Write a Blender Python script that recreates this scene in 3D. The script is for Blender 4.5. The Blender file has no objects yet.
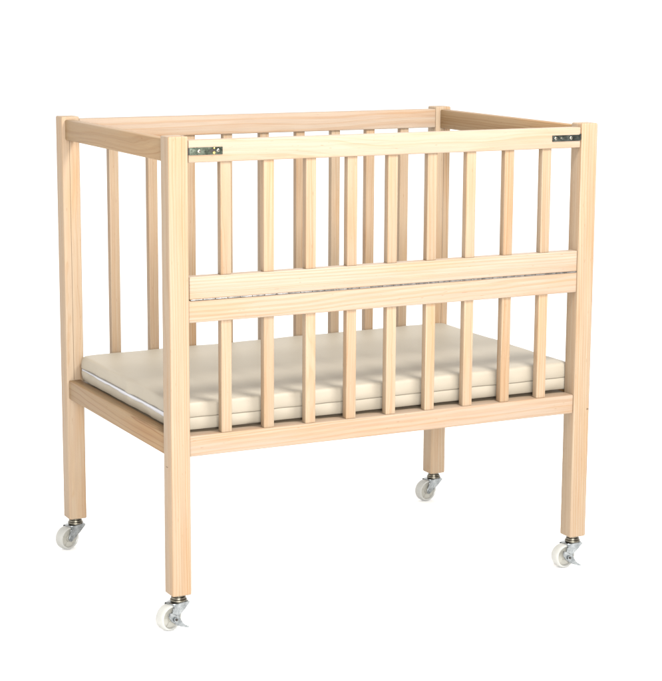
import bpy, bmesh, math, random
from mathutils import Vector, Matrix, noise

random.seed(7)
scene = bpy.context.scene
col = scene.collection

# ------------------------------------------------------------------ sizes (metres)
W, D, S, H = 0.896, 0.598, 0.0372, 0.83       # crib width, depth, post section, post height
FLOOR_Z = -0.0635                              # posts start at z = 0, casters fill the rest

# ------------------------------------------------------------------ materials
class NT:
    def __init__(self, name):
        self.m = bpy.data.materials.new(name)
        self.m.use_nodes = True
        self.t = self.m.node_tree
        self.b = self.t.nodes['Principled BSDF']
    def n(self, kind, **kw):
        nd = self.t.nodes.new(kind)
        for k, v in kw.items():
            setattr(nd, k, v)
        return nd
    def val(self, sock, v):
        if hasattr(v, 'is_output') or isinstance(v, bpy.types.NodeSocket):
            self.t.links.new(v, sock)
        else:
            sock.default_value = v
    def math(self, op, a, b=0.0, c=None, clamp=False):
        nd = self.n('ShaderNodeMath', operation=op, use_clamp=clamp)
        self.val(nd.inputs[0], a); self.val(nd.inputs[1], b)
        if c is not None: self.val(nd.inputs[2], c)
        return nd.outputs[0]
    def mix(self, f, a, b, blend='MIX'):
        nd = self.n('ShaderNodeMix', data_type='RGBA', blend_type=blend)
        self.val(nd.inputs[0], f); self.val(nd.inputs[6], a); self.val(nd.inputs[7], b)
        return nd.outputs[2]
    def noise(self, vec, scale, detail=2.0, rough=0.5):
        nd = self.n('ShaderNodeTexNoise')
        self.val(nd.inputs['Vector'], vec)
        nd.inputs['Scale'].default_value = scale
        nd.inputs['Detail'].default_value = detail
        nd.inputs['Roughness'].default_value = rough
        return nd.outputs[0]
    def comb(self, x, y, z):
        nd = self.n('ShaderNodeCombineXYZ')
        for i, v in enumerate((x, y, z)): self.val(nd.inputs[i], v)
        return nd.outputs[0]
    def ramp(self, f, stops):
        nd = self.n('ShaderNodeValToRGB')
        while len(nd.color_ramp.elements) < len(stops): nd.color_ramp.elements.new(0.5)
        for e, (p, c) in zip(nd.color_ramp.elements, stops):
            e.position = p; e.color = c
        self.t.links.new(f, nd.inputs[0])
        return nd.outputs[0]

def rgba(c): return (c[0], c[1], c[2], 1.0)

def wood(name, axis, early, late, contrast=1.0, spacing=0.0062, rmin=0.04):
    """pine cut from a log: growth rings about a pith line that runs along the part"""
    N = NT(name)
    tc = N.n('ShaderNodeTexCoord').outputs['Object']
    sep = N.n('ShaderNodeSeparateXYZ'); N.t.links.new(tc, sep.inputs[0])
    a = sep.outputs[axis]
    u, v = [sep.outputs[i] for i in range(3) if i != axis]
    rnd = N.n('ShaderNodeObjectInfo').outputs['Random']
    wn = N.n('ShaderNodeTexWhiteNoise', noise_dimensions='1D')
    N.t.links.new(N.math('MULTIPLY', rnd, 531.7), wn.inputs['W'])
    rs = N.n('ShaderNodeSeparateColor'); N.t.links.new(wn.outputs['Color'], rs.inputs[0])
    r1, r2, r3 = rs.outputs[0], rs.outputs[1], rs.outputs[2]
    off = N.math('MULTIPLY', rnd, 37.0)
    a2 = N.math('ADD', a, off)
    # slow waviness of the trunk
    wv = N.comb(N.math('MULTIPLY', a2, 2.2), N.math('MULTIPLY_ADD', u, 14.0, off), N.math('MULTIPLY', v, 14.0))
    w1 = N.math('SUBTRACT', N.noise(wv, 1.0, 3.0, 0.45), 0.5)
    wv2 = N.comb(N.math('MULTIPLY', a2, 9.0), N.math('MULTIPLY_ADD', u, 40.0, 9.0), N.math('MULTIPLY', v, 40.0))
    w2 = N.math('SUBTRACT', N.noise(wv2, 1.0, 2.0, 0.5), 0.5)
    tilt = N.math('MULTIPLY', N.math('SUBTRACT', r3, 0.5), 0.045)
    # pith line: beside the board, anywhere round it
    ang = N.math('MULTIPLY', r1, 6.2832)
    rad = N.math('MULTIPLY_ADD', r2, 0.07, rmin)
    cu = N.math('MULTIPLY', N.math('COSINE', ang), rad)
    cv = N.math('MULTIPLY', N.math('SINE', ang), rad)
    uu = N.math('ADD', N.math('ADD', u, cu), N.math('MULTIPLY_ADD', a, tilt, N.math('MULTIPLY', w1, 0.020)))
    vv = N.math('ADD', N.math('ADD', v, cv), N.math('MULTIPLY', w2, 0.0042))
    r = N.math('SQRT', N.math('ADD', N.math('MULTIPLY', uu, uu), N.math('MULTIPLY', vv, vv)))
    # uneven ring widths
    rn = N.n('ShaderNodeTexNoise', noise_dimensions='1D')
    N.t.links.new(N.math('MULTIPLY_ADD', r, 95.0, off), rn.inputs['W']); rn.inputs['Detail'].default_value = 1.0
    rr = N.math('ADD', N.math('DIVIDE', r, spacing), N.math('MULTIPLY', rn.outputs[0], 1.1))
    ring = N.math('FRACT', rr)
    idn = N.n('ShaderNodeTexWhiteNoise', noise_dimensions='1D')
    N.t.links.new(N.math('FLOOR', N.math('ADD', rr, 0.12)), idn.inputs['W'])
    prof = N.ramp(ring, [(0.0, (.55,)*3+(1,)), (0.07, (.12,)*3+(1,)), (0.35, (0.0,)*3+(1,)),
                         (0.62, (.16,)*3+(1,)), (0.86, (.75,)*3+(1,)), (0.94, (1.0,)*3+(1,)), (1.0, (.62,)*3+(1,))])
    strength = N.math('MULTIPLY_ADD', idn.outputs['Value'], 0.55, 0.40)
    lat = N.math('MULTIPLY', N.math('MULTIPLY', prof, strength), contrast, clamp=True)
    # fibre streaks along the grain
    fv = N.comb(N.math('MULTIPLY', a2, 14.0), N.math('MULTIPLY', u, 900.0), N.math('MULTIPLY', v, 900.0))
    fib = N.noise(fv, 1.0, 3.0, 0.6)
    fv2 = N.comb(N.math('MULTIPLY', a2, 5.0), N.math('MULTIPLY', u, 190.0), N.math('MULTIPLY', v, 190.0))
    fib2 = N.noise(fv2, 1.0, 2.0, 0.5)
    c = N.mix(lat, rgba(early), rgba(late))
    f1 = N.math('MULTIPLY_ADD', fib, 0.34, 0.83)
    f2 = N.math('MULTIPLY_ADD', fib2, 0.28, 0.86)
    c = N.mix(1.0, c, N.comb(f1, f1, f1), 'MULTIPLY')
    c = N.mix(1.0, c, N.comb(N.math('MULTIPLY_ADD', f2, .5, .5), f2, N.math('MULTIPLY_ADD', f2, 1.25, -.25)), 'MULTIPLY')
    # blush and board-to-board differences
    bl = N.noise(N.comb(N.math('MULTIPLY', a2, 4.0), N.math('MULTIPLY', u, 30.0), N.math('MULTIPLY', v, 30.0)), 1.0, 2.0)
    blm = N.ramp(bl, [(0.50, (0, 0, 0, 1)), (0.78, (1, 1, 1, 1))])
    c = N.mix(N.math('MULTIPLY', blm, 0.8), c, (1.0, 0.85, 0.67, 1), 'MULTIPLY')
    g = N.math('MULTIPLY_ADD', r2, 0.13, 0.935)
    hb = N.math('MULTIPLY_ADD', r3, 0.09, 0.955)
    c = N.mix(1.0, c, N.comb(g, N.math('MULTIPLY', g, N.math('MULTIPLY_ADD', hb, .5, .5)), N.math('MULTIPLY', g, hb)), 'MULTIPLY')
    # short dark resin flecks
    fl = N.noise(N.comb(N.math('MULTIPLY', a2, 60.0), N.math('MULTIPLY', u, 420.0), N.math('MULTIPLY', v, 420.0)), 1.0, 1.0)
    flm = N.ramp(fl, [(0.735, (0, 0, 0, 1)), (0.79, (1, 1, 1, 1))])
    c = N.mix(N.math('MULTIPLY', flm, 0.45), c, (0.62, 0.40, 0.24, 1), 'MULTIPLY')
    N.t.links.new(c, N.b.inputs['Base Color'])
    N.t.links.new(N.math('MULTIPLY_ADD', fib, 0.20, 0.40), N.b.inputs['Roughness'])
    N.b.inputs['Specular IOR Level'].default_value = 0.22
    bump = N.n('ShaderNodeBump'); bump.inputs['Strength'].default_value = 0.22; bump.inputs['Distance'].default_value = 0.0008
    N.t.links.new(N.math('MULTIPLY_ADD', lat, 0.5, N.math('MULTIPLY', fib, 0.6)), bump.inputs['Height'])
    N.t.links.new(bump.outputs[0], N.b.inputs['Normal'])
    return N.m

EARLY, LATE = (0.250, 0.193, 0.144), (0.230, 0.146, 0.085)
WOOD_X = wood('pine_along_x', 0, EARLY, LATE, 0.88)
WOOD_Y = wood('pine_along_y', 1, (0.212, 0.139, 0.072), (0.150, 0.076, 0.029), 1.1, 0.0056, 0.08)
WOOD_Z = wood('pine_along_z', 2, (0.246, 0.181, 0.121), (0.212, 0.128, 0.064), 0.92, 0.0052, 0.07)

def metal(name, c1, c2, rough, scale=900):
    N = NT(name)
    tc = N.n('ShaderNodeTexCoord').outputs['Object']
    f = N.noise(tc, scale, 3.0, 0.6)
    f2 = N.noise(tc, scale * 0.16, 2.0, 0.5)
    m = N.ramp(N.math('MULTIPLY_ADD', f, 0.4, N.math('MULTIPLY', f2, 0.6)), [(0.38, rgba(c1)), (0.62, rgba(c2))])
    N.t.links.new(m, N.b.inputs['Base Color'])
    N.b.inputs['Metallic'].default_value = 1.0
    N.t.links.new(N.math('MULTIPLY_ADD', f2, 0.25, rough - 0.12), N.b.inputs['Roughness'])
    return N.m

def plain(name, c1, c2, rough, scale=200, bump=0.0, spec=0.5):
    N = NT(name)
    tc = N.n('ShaderNodeTexCoord').outputs['Object']
    f = N.noise(tc, scale, 3.0, 0.55)
    N.t.links.new(N.mix(f, rgba(c1), rgba(c2)), N.b.inputs['Base Color'])
    N.b.inputs['Roughness'].default_value = rough
    N.b.inputs['Specular IOR Level'].default_value = spec
    if bump:
        b = N.n('ShaderNodeBump'); b.inputs['Strength'].default_value = bump; b.inputs['Distance'].default_value = 0.001
        N.t.links.new(f, b.inputs['Height']); N.t.links.new(b.outputs[0], N.b.inputs['Normal'])
    return N.m

ZINC = metal('zinc_plate', (0.15, 0.162, 0.168), (0.32, 0.338, 0.345), 0.28, 500)
BRASS = metal('yellow_zinc', (0.080, 0.071, 0.056), (0.215, 0.198, 0.158), 0.40, 500)
LATCH_L = metal('green_zinc', (0.034, 0.042, 0.032), (0.118, 0.136, 0.106), 0.36, 420)
LATCH_R = metal('dark_steel', (0.024, 0.028, 0.025), (0.075, 0.082, 0.075), 0.42, 420)
SCREW = metal('bright_screw', (0.16, 0.15, 0.12), (0.34, 0.32, 0.27), 0.28, 900)
HINGE = metal('hinge_steel', (0.10, 0.095, 0.09), (0.25, 0.24, 0.23), 0.34, 700)
DARK = plain('dark_hollow', (0.012, 0.010, 0.008), (0.02, 0.016, 0.012), 0.8)
NYLON = plain('white_nylon', (0.265, 0.264, 0.245), (0.295, 0.294, 0.278), 0.34, 60)
HUB = plain('cream_hub', (0.225, 0.218, 0.188), (0.262, 0.256, 0.228), 0.4, 60)
VINYL = plain('cream_vinyl', (0.258, 0.226, 0.176), (0.272, 0.240, 0.189), 0.52, 700, 0.12, 0.35)
SEAM = plain('seam_thread', (0.13, 0.11, 0.08), (0.17, 0.15, 0.11), 0.8)
ZIP = plain('white_zip_tape', (0.36, 0.36, 0.385), (0.43, 0.43, 0.455), 0.6, 400, 0.2)
TEETH = plain('zip_teeth', (0.10, 0.10, 0.10), (0.24, 0.23, 0.22), 0.5, 900)
SLOT = plain('groove_shade_and_marks', (0.085, 0.055, 0.030), (0.11, 0.07, 0.04), 0.8)  # dark brown for the painted groove shade, the plug and the dent
BOARD = plain('base_board', (0.20, 0.15, 0.10), (0.24, 0.19, 0.13), 0.6)
PAPER = plain('white_sweep', (0.92, 0.92, 0.92), (0.94, 0.94, 0.94), 0.9, 3.0, 0.0, 0.1)

# ------------------------------------------------------------------ mesh helpers
def obj(name, bm, mats, parent=None, loc=(0, 0, 0), rotz=0.0, smooth=True):
    me = bpy.data.meshes.new(name)
    bmesh.ops.recalc_face_normals(bm, faces=bm.faces)
    bm.to_mesh(me); bm.free()
    if not isinstance(mats, (list, tuple)): mats = [mats]
    for m in mats: me.materials.append(m)
    if smooth:
        for p in me.polygons: p.use_smooth = True
        me.set_sharp_from_angle(angle=math.radians(38))
    o = bpy.data.objects.new(name, me)
    col.objects.link(o)
    o.parent = parent
    o.location = loc; o.rotation_euler = (0, 0, rotz)
    return o

def add_box(bm, lo, hi, bevel=0.0, seg=3, mi=0):
    lo, hi = Vector(lo), Vector(hi)
    t = bmesh.new()
    bmesh.ops.create_cube(t, size=1.0)
    for v in t.verts:
        v.co = Vector([(lo[i] + hi[i]) / 2 + v.co[i] * (hi[i] - lo[i]) for i in range(3)])
    if bevel:
        bmesh.ops.bevel(t, geom=list(t.edges), offset=bevel, segments=seg, profile=0.5, affect='EDGES')
    merge(bm, t, mi)

def merge(bm, t, mi=0, M=None):
    vs = {}
    for v in t.verts: vs[v] = bm.verts.new(M @ v.co if M else v.co)
    for f in t.faces:
        try:
            nf = bm.faces.new([vs[v] for v in f.verts]); nf.material_index = mi
        except ValueError: pass
    t.free()

def frame(axis):
    z = Vector(axis).normalized()
    x = z.orthogonal().normalized(); y = z.cross(x)
    return x, y, z

def add_lathe(bm, prof, c=(0, 0, 0), axis=(0, 0, 1), n=40, mi=0):
    """prof: (radius, height) pairs, closed where radius is 0"""
    x, y, z = frame(axis); c = Vector(c)
    rings = []
    for r, h in prof:
        if r < 1e-7: rings.append([bm.verts.new(c + z * h)])
        else: rings.append([bm.verts.new(c + z * h + (x * math.cos(6.283185 * k / n) + y * math.sin(6.283185 * k / n)) * r) for k in range(n)])
    for A, B in zip(rings, rings[1:]):
        for k in range(n):
            q = [A[k % len(A)], A[(k + 1) % len(A)], B[(k + 1) % len(B)], B[k % len(B)]]
            u = []
            for v in q:
                if v not in u: u.append(v)
            if len(u) > 2:
                f = bm.faces.new(u); f.material_index = mi

def add_plate(bm, pts, depth, P, U, V, Nn, bevel=0.0006, mi=0):
    """closed outline pts (u, v) in the frame P, U, V, thickened by depth along Nn"""
    t = bmesh.new()
    P, U, V, Nn = Vector(P), Vector(U), Vector(V), Vector(Nn)
    a = [t.verts.new(P + U * p[0] + V * p[1]) for p in pts]
    b = [t.verts.new(P + U * p[0] + V * p[1] + Nn * depth) for p in pts]
    t.faces.new(a); t.faces.new(b[::-1])
    n = len(pts)
    rim = []
    for k in range(n): t.faces.new([a[k], b[k], b[(k + 1) % n], a[(k + 1) % n]])
    if bevel:
        es = [e for e in t.edges if (e.verts[0] in a) == (e.verts[1] in a)]
        bmesh.ops.bevel(t, geom=es, offset=bevel, segments=2, profile=0.5, affect='EDGES')
    merge(bm, t, mi)

def beam(name, lo, hi, mat, parent, bevel=0.002, extra=None):
    """a wooden bar as one mesh with its origin at its centre"""
    lo, hi = Vector(lo), Vector(hi); c = (lo + hi) / 2
    bm = bmesh.new()
    add_box(bm, lo - c, hi - c, bevel)
    mats = [mat]
    if extra: extra(bm, c); mats.append(SLOT)
    return obj(name, bm, mats, parent, c)

def tag(o, label=None, cat=None, group=None, kind=None):
    for k, v in (('label', label), ('category', cat), ('group', group), ('kind', kind)):
        if v: o[k] = v

# ------------------------------------------------------------------ crib
crib = bpy.data.objects.new('crib', None); col.objects.link(crib)
crib.empty_display_size = 0.1
crib.location = (0, 0, 0)
tag(crib, 'light pine wooden crib with slatted front and back standing on four white casters', 'crib')

# posts (dark bars painting groove shade on the back posts, the plugged bolt holes and the dent belong to them)
def groove(x0, x1):
    def groove_bar(bm, c):
        add_box(bm, Vector((x0, D - S - 0.0002, 0.296)) - c, Vector((x1, D - S + 0.002, 0.784)) - c, 0, mi=1)  # dark bar stands in for the groove's shade, nothing is cut
    return groove_bar
def plug(x, y, z, axis, r):
    def f(bm, c):
        add_lathe(bm, [(0, 0.0003), (r * .7, 0.0003), (r, 0.0)], Vector((x, y, z)) - c, axis, 16, 1)
    return f
def plug_dash(bm, c):
    add_box(bm, Vector((0.889, -0.0003, 0.2615)) - c, Vector((0.8935, 0.002, 0.2645)) - c, 0.0002, 1, 1)
def dent(bm, c):
    add_box(bm, Vector((-0.0003, 0.017, 0.2375)) - c, Vector((0.002, 0.025, 0.2390)) - c, 0.0002, 1, 1)
beam('post', (0, 0, 0), (S, S, H), WOOD_Z, crib, 0.0028, dent)
beam('post', (W - S, 0, 0), (W, S, H), WOOD_Z, crib, 0.0028, plug_dash)
beam('post', (0, D - S, 0), (S, D, H), WOOD_Z, crib, 0.0028, groove(0.0149, 0.0158))
beam('post', (W - S, D - S, 0), (W, D, H), WOOD_Z, crib, 0.0028, groove(0.8790, 0.8799))

XL, XR = S, W - S
TOP0, TOP1 = 0.7838, 0.8238
# end rails (left and right), top and bottom
for x0, x1 in ((0.0065, 0.0270), (W - 0.0270, W - 0.0065)):
    beam('top_rail', (x0, S, TOP0), (x1, D - S, TOP1), WOOD_Y, crib, 0.0024)
for x0, x1 in ((0.0040, 0.0290), (W - 0.0290, W - 0.0040)):
    beam('bottom_rail', (x0, S, 0.2560), (x1, D - S, 0.2948), WOOD_Y, crib, 0.0024)
# back side
YB = D - S + 0.0015
beam('top_rail', (XL, YB, TOP0 + .001), (XR, YB + 0.024, TOP1 + .001), WOOD_X, crib, 0.0022)
beam('bottom_rail', (XL, YB, 0.2560), (XR, YB + 0.030, 0.2945), WOOD_X, crib, 0.0022)
SW, PITCH, SX0 = 0.0205, 0.08415, 0.1008
back_slat = None
for k in range(9):
    x = SX0 + k * PITCH
    if back_slat is None:
        back_slat = beam('slat', (x, YB + 0.005, 0.2943), (x + SW, YB + 0.0205, TOP0 + 0.0012), WOOD_Z, crib, 0.0014)
        first_x = back_slat.location.x
    else:
        o = back_slat.copy(); col.objects.link(o); o.parent = crib; o.location.x = first_x + k * PITCH
# front, fixed lower half
YF = 0.0030
GX0, GX1 = XL + 0.0018, XR - 0.0006
beam('middle_rail', (GX0 - .0015, YF, 0.5000), (XR, YF + 0.022, 0.5402), WOOD_X, crib, 0.0020)
beam('bottom_rail', (XL, YF, 0.2565), (XR, YF + 0.030, 0.2943), WOOD_X, crib, 0.0024)
low_slat = None
for k in range(9):
    x = SX0 + k * PITCH
    if low_slat is None:
        low_slat = beam('slat', (x, YF + 0.0035, 0.2941), (x + SW, YF + 0.0185, 0.5002), WOOD_Z, crib, 0.0014)
    else:
        o = low_slat.copy(); col.objects.link(o); o.parent = crib; o.location.x = low_slat.location.x + k * PITCH
# front, folding upper half: one part with its own slats, hinge and latches
gate_lo, gate_hi = Vector((GX0, YF, TOP0 - .0005)), Vector((GX1, YF + 0.022, TOP1 - .0012))
gc = (gate_lo + gate_hi) / 2
bm = bmesh.new()
add_box(bm, gate_lo - gc, gate_hi - gc, 0.0020)
gate = obj('folding_gate', bm, WOOD_X, crib, gc)
def gate_part(o):
    o.parent = gate; o.location = o.location - gc
    return o
gate_part(beam('gate_rail', (GX0, YF, 0.5412), (GX1, YF + 0.022, 0.5822), WOOD_X, None, 0.0020))
up_slat = None
for k in range(9):
    x = SX0 + k * PITCH
    if up_slat is None:
        up_slat = gate_part(beam('slat', (x, YF + 0.0035, 0.5820), (x + SW, YF + 0.0185, TOP0 - .0003), WOOD_Z, None, 0.0014))
    else:
        o = up_slat.copy(); col.objects.link(o); o.parent = gate; o.location.x = up_slat.location.x + k * PITCH
# piano hinge: knuckles in a row along the joint
bm = bmesh.new()
n = 34
xa, xb = GX0 + 0.001, GX1 - 0.001
for k in range(n):
    l = (xb - xa) / n
    x0 = xa + k * l + 0.0006; x1 = xa + (k + 1) * l - 0.0006
    h = x1 - x0
    add_lathe(bm, [(0, 0), (0.0012, 0), (0.0015, 0.0003), (0.0015, h - 0.0003), (0.0012, h), (0, h)], (x0, 0.0030, 0.5407), (1, 0, 0), 12)
add_lathe(bm, [(0, 0), (0.0010, 0), (0.0010, xb - xa), (0, xb - xa)], (xa, 0.0028, 0.5407), (1, 0, 0), 8, 1)
add_box(bm, (xa, 0.0050, 0.5403), (xb, 0.020, 0.5411), 0, mi=1)
gate_part(obj('piano_hinge', bm, [HINGE, DARK], None))

def screw(bm, x, z, y, r, mi, mslot):
    add_lathe(bm, [(r, 0), (r, 0.0006), (r * .75, 0.0012), (0, 0.0014)], (x, y, z), (0, -1, 0), 20, mi)
    add_box(bm, (x - r * .75, y - 0.0017, z - r * .14), (x + r * .75, y - 0.0009, z + r * .14), 0, mi=mslot)

# left latch: slide bolt plate with a slotted hole and a brass coloured stud
bm = bmesh.new()
yP = YF - 0.0016
add_box(bm, (0.0405, yP, 0.7965), (0.1035, YF, 0.8100), 0.0005, 2, 0)
add_box(bm, (0.0372, yP - .0005, 0.7970), (0.0402, YF + 0.006, 0.8092), 0.0004, 2, 2)
screw(bm, 0.0585, 0.8032, yP, 0.0031, 1, 2)
screw(bm, 0.0945, 0.8038, yP, 0.0031, 1, 2)
slot = [(0.0062 * math.cos(t) , 0.0028 * math.sin(t)) for t in [k * 6.283185 / 20 for k in range(20)]]
add_plate(bm, slot, 0.0004, (0.0838, yP - 0.00005, 0.8038), (1, 0, 0), (0, 0, 1), (0, -1, 0), 0, 2)
add_lathe(bm, [(0.0024, 0), (0.0026, 0.001), (0.0018, 0.0022), (0, 0.0026)], (0.0865, yP - .0002, 0.8000), (0, -1, 0), 16, 3)
add_lathe(bm, [(0.0017, 0), (0.0017, 0.001), (0.001, 0.0018), (0, 0.002)], (0.0868, yP - .0002, 0.8082), (0, -1, 0), 14, 3)
YELLOW = metal('brass_stud', (0.55, 0.42, 0.10), (0.85, 0.72, 0.30), 0.25, 600)
gate_part(obj('slide_latch', bm, [LATCH_L, SCREW, DARK, YELLOW], None))
# right latch: plain dark strap with two screws and an open hole
bm = bmesh.new()
add_box(bm, (0.7925, yP, 0.7968), (0.8555, YF, 0.8086), 0.0005, 2, 0)
add_box(bm, (0.8552, yP - .0006, 0.7978), (0.8584, YF + 0.006, 0.8100), 0.0004, 2, 0)
screw(bm, 0.8000, 0.8028, yP, 0.0031, 1, 2)
screw(bm, 0.8350, 0.8028, yP, 0.0031, 1, 2)
add_lathe(bm, [(0.0040, 0), (0.0040, 0.0005), (0.0030, 0.0007), (0.0026, 0.0004), (0, 0.0004)], (0.8130, yP, 0.8028), (0, -1, 0), 20, 0)
add_lathe(bm, [(0.0021, 0), (0.0018, 0.0009), (0, 0.0012)], (0.8118, yP, 0.8034), (0, -1, 0), 14, 1)
gate_part(obj('slide_latch', bm, [LATCH_R, SCREW, DARK], None))

# board under the mattress, resting inside the bottom rails
beam('base_board', (0.0295, YF + 0.0305, 0.2740), (W - 0.0295, YB - 0.0005, 0.2915), BOARD, crib, 0.001)

# ------------------------------------------------------------------ casters
RW, ZC, TR = 0.0242, -0.0392, 0.0232       # wheel radius, axle height, trail
def caster(post_xy, heading, brake):
    """local frame: +x is where the wheel trails to, -y the side seen from the front"""
    base = Vector((post_xy[0], post_xy[1], 0.0))
    rz = math.atan2(heading[1], heading[0])
    bm = bmesh.new()
    add_lathe(bm, [(0, 0.004), (0.0100, 0.004), (0.0100, -0.0046), (0.0132, -0.0052), (0.0136, -0.0070), (0.0128, -0.0076),
                   (0.0130, -0.0082), (0.0152, -0.0092), (0.0156, -0.0116), (0.0140, -0.0134), (0, -0.0134)])
    c = obj('caster', bm, BRASS, crib, base, rz)
    # fork: top plate with a rounded nose over the wheel, two tapering cheeks
    bm = bmesh.new()
    hw = 0.0142
    nose = [(-0.0165, -0.006), (-0.0150, -0.0105), (-0.010, -hw), (0.014, -hw), (0.0215, -0.0100), (0.0240, -0.005),
            (0.0240, 0.005), (0.0215, 0.0100), (0.014, hw), (-0.010, hw), (-0.0150, 0.0105), (-0.0165, 0.006)]
    add_plate(bm, nose, 0.0022, (0, 0, -0.0155), (1, 0, 0), (0, 1, 0), (0, 0, 1), 0.0008)
    for sgn in (-1, 1):
        # right hand side of the cheek slopes from the back of the plate down to the axle
        pts = [(-0.0152, 0.0), (-0.0152, -0.0030), (-0.0010, -0.0150), (0.0150, -0.0256)]
        for k in range(8):
            a = math.radians(215 + k * 24)
            pts.append((TR + 0.0064 * math.cos(a), ZC + 0.0147 + 0.0064 * math.sin(a)))
        pts += [(0.0262, -0.0150), (0.0215, -0.0070), (0.0220, -0.0035), (0.0225, 0.0)]
        add_plate(bm, pts, 0.0016, (0, sgn * 0.0128 - 0.0008, -0.0147), (1, 0, 0), (0, 0, 1), (0, 1, 0), 0.0005)
    # axle with its riveted head
    add_lathe(bm, [(0, 0), (0.0022, 0), (0.0034, 0.0006), (0.0036, 0.0022), (0.0030, 0.0024), (0.0030, 0.0280), (0.0036, 0.0282), (0.0034, 0.0302), (0, 0.031)],
              (TR, -0.0155, ZC), (0, 1, 0), 20)
    obj('fork', bm, ZINC, c)
    # wheel
    bm = bmesh.new()
    half = [(0.0035, 0.0104), (0.0072, 0.0104), (0.0076, 0.0098), (0.0078, 0.0062), (0.0180, 0.0058), (0.0187, 0.0066), (0.0191, 0.0092), (0.0202, 0.0102),
            (0.0224, 0.0096), (0.0237, 0.0074), (RW, 0.0036)]
    prof = [(r, -h) for r, h in half] + [(r, h) for r, h in reversed(half)]
    add_lathe(bm, prof, (0, 0, 0), (0, 1, 0), 56)
    for f in bm.faces:
        r = math.hypot(f.calc_center_median().x, f.calc_center_median().z)
        if r < 0.0184: f.material_index = 1
    for k in range(5):
        a = k * math.pi / 2.5 + 0.3
        for sgn in (-1, 1):
            d = Vector((math.cos(a), 0, math.sin(a))); t = Vector((-d.z, 0, d.x))
            pts = [(0.0070, -0.0006), (0.0186, -0.0006), (0.0186, 0.0006), (0.0070, 0.0006)]
            add_plate(bm, pts, 0.0016, (0, sgn * 0.0062 - 0.0008, 0), d, t, (0, 1, 0), 0, 1)
    wh = obj('wheel', bm, [NYLON, HUB], c, (TR, 0, ZC))
    if brake:
        bm = bmesh.new()
        # rocker pedal: stamped plate across the axle, both ends bent outwards, the lower one long
        prof = [(0.0160, 0.0142, -0.0200, .0016), (0.0138, 0.0112, -0.0178, .0036), (0.0088, 0.0062, -0.0158, .0050), (0.0000, 0.0, -0.0150, .0066),
                (-0.0068, -0.0060, -0.0158, .0064), (-0.0108, -0.0105, -0.0180, .0044), (-0.0160, -0.0140, -0.0200, .0026), (-0.0232, -0.0172, -0.0236, .0018)]
        across = Vector((0.68, 0, -0.73)).normalized()
        rows = []
        for x, z, y, w in prof:
            p = Vector((x, y, z))
            row = []
            for sg in (-1, 1):
                for th in (0.0, 0.0014):
                    row.append(bm.verts.new(p + across * (sg * w) + Vector((0, -th, 0)) + Vector((0, 0, 0))))
            rows.append(row)
        for A, B in zip(rows, rows[1:]):
            for i, j in ((0, 1), (1, 3), (3, 2), (2, 0)):
                bm.faces.new([A[i], A[j], B[j], B[i]])
        for R in (rows[0], rows[-1]): bm.faces.new([R[0], R[1], R[3], R[2]])
        # hexagon nut and bolt end on the axle
        hexa = [(0.0046 * math.cos(k * math.pi / 3 + .2), 0.0046 * math.sin(k * math.pi / 3 + .2)) for k in range(6)]
        add_plate(bm, hexa, 0.0030, (0, -0.0195, 0), (1, 0, 0), (0, 0, 1), (0, 1, 0), 0.0004)
        add_lathe(bm, [(0.0024, 0), (0.0024, 0.0020), (0.0016, 0.0026), (0, 0.0026)], (0, -0.0190, 0), (0, -1, 0), 16, 1)
        # cam wings behind the pedal
        wing = [(0.0105, 0.0085), (0.0055, 0.0118), (0.0020, 0.0060), (-0.0060, 0.0050), (-0.0105, 0.0020), (-0.0115, -0.0095), (-0.0050, -0.0125), (0.0010, -0.0070), (0.0080, -0.0030)]
        add_plate(bm, wing, 0.0018, (0, -0.0158, 0), (1, 0, 0), (0, 0, 1), (0, 1, 0), 0.0005)
        bmesh.ops.scale(bm, vec=(1.06, -1, 1.06), verts=bm.verts)
        bmesh.ops.translate(bm, vec=(0, 0.002, 0), verts=bm.verts)
        obj('brake_lever', bm, [ZINC, DARK], c, (TR, 0, ZC))
    return c

HALF = S / 2
caster((HALF, HALF), (-0.952, -0.306), True)
caster((W - HALF, HALF), (-0.995, -0.094), True)
caster((HALF, D - HALF), (-0.934, -0.358), False)
caster((W - HALF, D - HALF), (-0.985, -0.170), False)

# ------------------------------------------------------------------ mattress
MX0, MX1, MY0, MY1, MZ0 = 0.0262, 0.8765, 0.0388, 0.5500, 0.2962
def outline(inset, rc, nx=70, ny=46, nc=6):
    x0, x1, y0, y1 = MX0 + inset, MX1 - inset, MY0 + inset, MY1 - inset
    rc = max(rc, 0.0005)
    pts = []
    def seg(a, b, n):
        for k in range(n): pts.append((a[0] + (b[0] - a[0]) * k / n, a[1] + (b[1] - a[1]) * k / n))
    def arc(cx, cy, a0):
        for k in range(nc): a = math.radians(a0 + 90 * k / nc); pts.append((cx + rc * math.cos(a), cy + rc * math.sin(a)))
    seg((x0 + rc, y0), (x1 - rc, y0), nx); arc(x1 - rc, y0 + rc, -90)
    seg((x1, y0 + rc), (x1, y1 - rc), ny); arc(x1 - rc, y1 - rc, 0)
    seg((x1 - rc, y1), (x0 + rc, y1), nx); arc(x0 + rc, y1 - rc, 90)
    seg((x0, y1 - rc), (x0, y0 + rc), ny); arc(x0 + rc, y0 + rc, 180)
    return pts
TH = 0.0535
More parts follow.
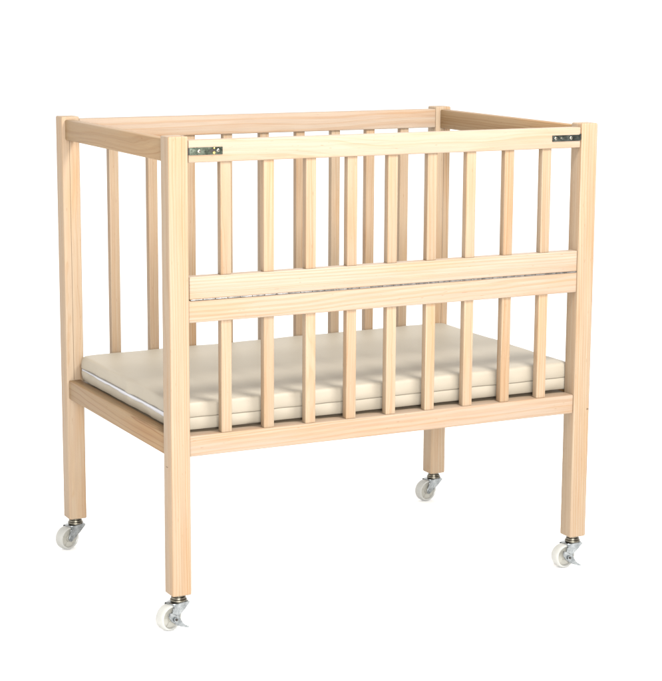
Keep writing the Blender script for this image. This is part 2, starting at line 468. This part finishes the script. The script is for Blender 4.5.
levels = [(0.0, 0.012, .010), (0.0004, 0.006, .010), (0.0020, 0.0024, .010), (0.0060, 0.0008, .011), (0.014, 0.0003, .011), (0.0200, 0.0004, .011), (0.0236, 0.0014, .011),
          (0.0243, 0.0030, .011), (0.0249, 0.0030, .011), (0.0256, 0.0012, .011), (0.0300, 0.0000, .011), (0.038, 0.0000, .011), (0.0465, 0.0006, .012), (0.0500, 0.0018, .012),
          (0.0522, 0.0040, .012), (0.0532, 0.0072, .012), (0.0536, 0.013, .010), (0.0538, 0.030, .010), (0.0540, 0.05, .01), (0.0541, 0.08, .01), (0.0541, 0.12, .01), (0.0541, 0.17, .01), (0.0541, 0.235, .01)]
bm = bmesh.new()
rings = []
SEAM_LEVELS = (7,)
for li, (z, ins, rc) in enumerate(levels):
    ring = []
    for x, y in outline(ins, rc):
        t = z / TH
        # soft waves of the cover, mostly where it is pulled over the edge
        e = noise.noise(Vector((x * 9, y * 9, 3.1))) * 0.0016 * t * max(0.0, 1 - max(0, ins - 0.12) / 0.1)
        e += noise.noise(Vector((x * 30, y * 24, 7.7 + z * 10))) * 0.0007 * t * max(0.0, 1 - ins / 0.2)
        sw = noise.noise(Vector((x * 13, y * 13, 1.7))) * 0.0011 * max(0.0, 1 - abs(z - 0.0246) / 0.02)
        d = noise.noise(Vector((x * 30, y * 30, z * 25 + 4))) * 0.0016 + noise.noise(Vector((x * 16, y * 16, z * 40 + 11))) * 0.0018 + noise.noise(Vector((x * 45, y * 45, z * 60))) * 0.0010
        nx = (x - (MX0 + MX1) / 2) / ((MX1 - MX0) / 2); ny = (y - (MY0 + MY1) / 2) / ((MY1 - MY0) / 2)
        edge = max(abs(nx), abs(ny)) ** 12
        px = x + d * edge * (1 if abs(nx) > abs(ny) else 0) * (1 if nx > 0 else -1)
        py = y + d * edge * (1 if abs(ny) >= abs(nx) else 0) * (1 if ny > 0 else -1)
        tilt = (0.0026 * t + 0.0010 * (1 - t)) * nx
        ring.append(bm.verts.new((px, py, MZ0 + z + e + tilt + sw)))
    rings.append(ring)
for li, (A, B) in enumerate(zip(rings, rings[1:])):
    m = len(A)
    for k in range(m):
        f = bm.faces.new([A[k], A[(k + 1) % m], B[(k + 1) % m], B[k]])
        f.material_index = 1 if li in SEAM_LEVELS else 0
bm.faces.new(rings[0][::-1]); bm.faces.new(rings[-1])
org = Vector(((MX0 + MX1) / 2, (MY0 + MY1) / 2, MZ0))
for v in bm.verts: v.co -= org
matt = obj('mattress', bm, [VINYL, SEAM], None, org)
tag(matt, 'thin cream vinyl mattress with a zip along its end, lying inside the pine crib', 'mattress')
# zip along the left end: white tape bulging out of the seam, dark teeth above it
def strip(zlo, zhi, xoff, thick, n=60):
    bm = bmesh.new(); rows = []
    for k in range(n + 1):
        y = MY0 + 0.014 + (MY1 - MY0 - 0.026) * k / n
        a, b = zlo(k / n), zhi(k / n)
        xo = xoff(k / n)
        rows.append([bm.verts.new(Vector((MX0 - xo, y, MZ0 - 0.0026 + a)) - org), bm.verts.new(Vector((MX0 - xo - thick, y, MZ0 - 0.0026 + (a + b) / 2)) - org),
                     bm.verts.new(Vector((MX0 - xo, y, MZ0 - 0.0026 + b)) - org), bm.verts.new(Vector((MX0 + 0.004, y, MZ0 - 0.0026 + (a + b) / 2)) - org)])
    for A, B in zip(rows, rows[1:]):
        for i in range(4): bm.faces.new([A[i], A[(i + 1) % 4], B[(i + 1) % 4], B[i]])
    bm.faces.new(rows[0]); bm.faces.new(rows[-1][::-1])
    return bm
wob = lambda t: noise.noise(Vector((t * 5.0, 2.2, 0))) * 0.0016 + noise.noise(Vector((t * 14.0, 5.2, 0))) * 0.0006
zipper = obj('zipper', strip(lambda t: 0.0188 + 0.0042 * t + 2.4 * wob(t), lambda t: 0.0272 + wob(t) * .3, lambda t: 0.0006 + wob(t) * .3, 0.0014), ZIP, matt)
obj('zipper_teeth', strip(lambda t: 0.0268 + wob(t) * .3, lambda t: 0.0286 + wob(t) * .3, lambda t: 0.0007, 0.0013), TEETH, zipper)

# ------------------------------------------------------------------ white studio floor
bm = bmesh.new()
R = 60.0
ring = [bm.verts.new((0.4 + R * math.cos(k * math.pi / 32), 0.3 + R * math.sin(k * math.pi / 32), FLOOR_Z)) for k in range(64)]
bm.faces.new(ring)
floor = obj('floor', bm, PAPER, None, smooth=False)
tag(floor, 'seamless white studio floor under the crib', 'floor', kind='structure')

# ------------------------------------------------------------------ light
world = bpy.data.worlds.new('World'); scene.world = world
world.use_nodes = True
bg = world.node_tree.nodes['Background']
WORLD = 2.0
bg.inputs['Color'].default_value = (1.0, 0.98, 0.95, 1)
bg.inputs['Strength'].default_value = WORLD
# added surround light: white at the sides, dimmed overhead to darken the mattress top
wt = world.node_tree
gen = wt.nodes.new('ShaderNodeTexCoord')
sz = wt.nodes.new('ShaderNodeSeparateXYZ'); wt.links.new(gen.outputs['Generated'], sz.inputs[0])
mr = wt.nodes.new('ShaderNodeMapRange'); mr.interpolation_type = 'SMOOTHSTEP'
mr.inputs['From Min'].default_value = 0.25; mr.inputs['From Max'].default_value = 0.85
mr.inputs['To Min'].default_value = WORLD; mr.inputs['To Max'].default_value = WORLD * 0.62
wt.links.new(sz.outputs[2], mr.inputs['Value'])
wt.links.new(mr.outputs[0], bg.inputs['Strength'])

def softbox(name, loc, target, size, power, color=(1, 1, 1)):
    l = bpy.data.lights.new(name, 'AREA'); l.shape = 'RECTANGLE'; l.size, l.size_y = size
    l.energy = power; l.color = color
    o = bpy.data.objects.new(name, l); col.objects.link(o)
    o.location = loc
    o.rotation_euler = (Vector(target) - Vector(loc)).to_track_quat('-Z', 'Y').to_euler()
    return o
softbox('key_softbox', (0.66, -0.98, 2.22), (0.42, 0.12, 0.5), (0.50, 0.42), 76, (1.0, 0.99, 0.97))
softbox('added_fill', (-1.1, -3.9, 1.10), (0.4, 0.1, 0.35), (1.4, 1.2), 265, (1.0, 1.0, 1.0))  # added fill lamp, brightens the front and left faces

# ------------------------------------------------------------------ camera
yaw, pitch, roll = 0.47082, 0.18343, 0.00544
fw = Vector((math.sin(yaw) * math.cos(pitch), math.cos(yaw) * math.cos(pitch), -math.sin(pitch)))
r0 = fw.cross(Vector((0, 0, 1))).normalized(); u0 = r0.cross(fw)
rt = r0 * math.cos(roll) + u0 * math.sin(roll)
up = u0 * math.cos(roll) - r0 * math.sin(roll)
cam = bpy.data.cameras.new('Camera'); co = bpy.data.objects.new('Camera', cam); col.objects.link(co)
M = Matrix(((rt.x, up.x, -fw.x, -1.22686), (rt.y, up.y, -fw.y, -3.03216), (rt.z, up.z, -fw.z, 1.08329), (0, 0, 0, 1)))
co.matrix_world = M
cam.sensor_fit = 'HORIZONTAL'; cam.sensor_width = 36.0
cam.lens = 1884.41 / 662 * 36.0
cam.shift_x = (331 - 330.47) / 662
cam.shift_y = (338.02 - 340.5) / 662
cam.clip_start = 0.05; cam.clip_end = 300
scene.camera = co

scene.render.resolution_x, scene.render.resolution_y = 995, 1024
scene.view_settings.view_transform = 'Standard'
scene.view_settings.look = 'None'
scene.view_settings.exposure = 0.0
scene.view_settings.gamma = 1.0
scene.render.film_transparent = False
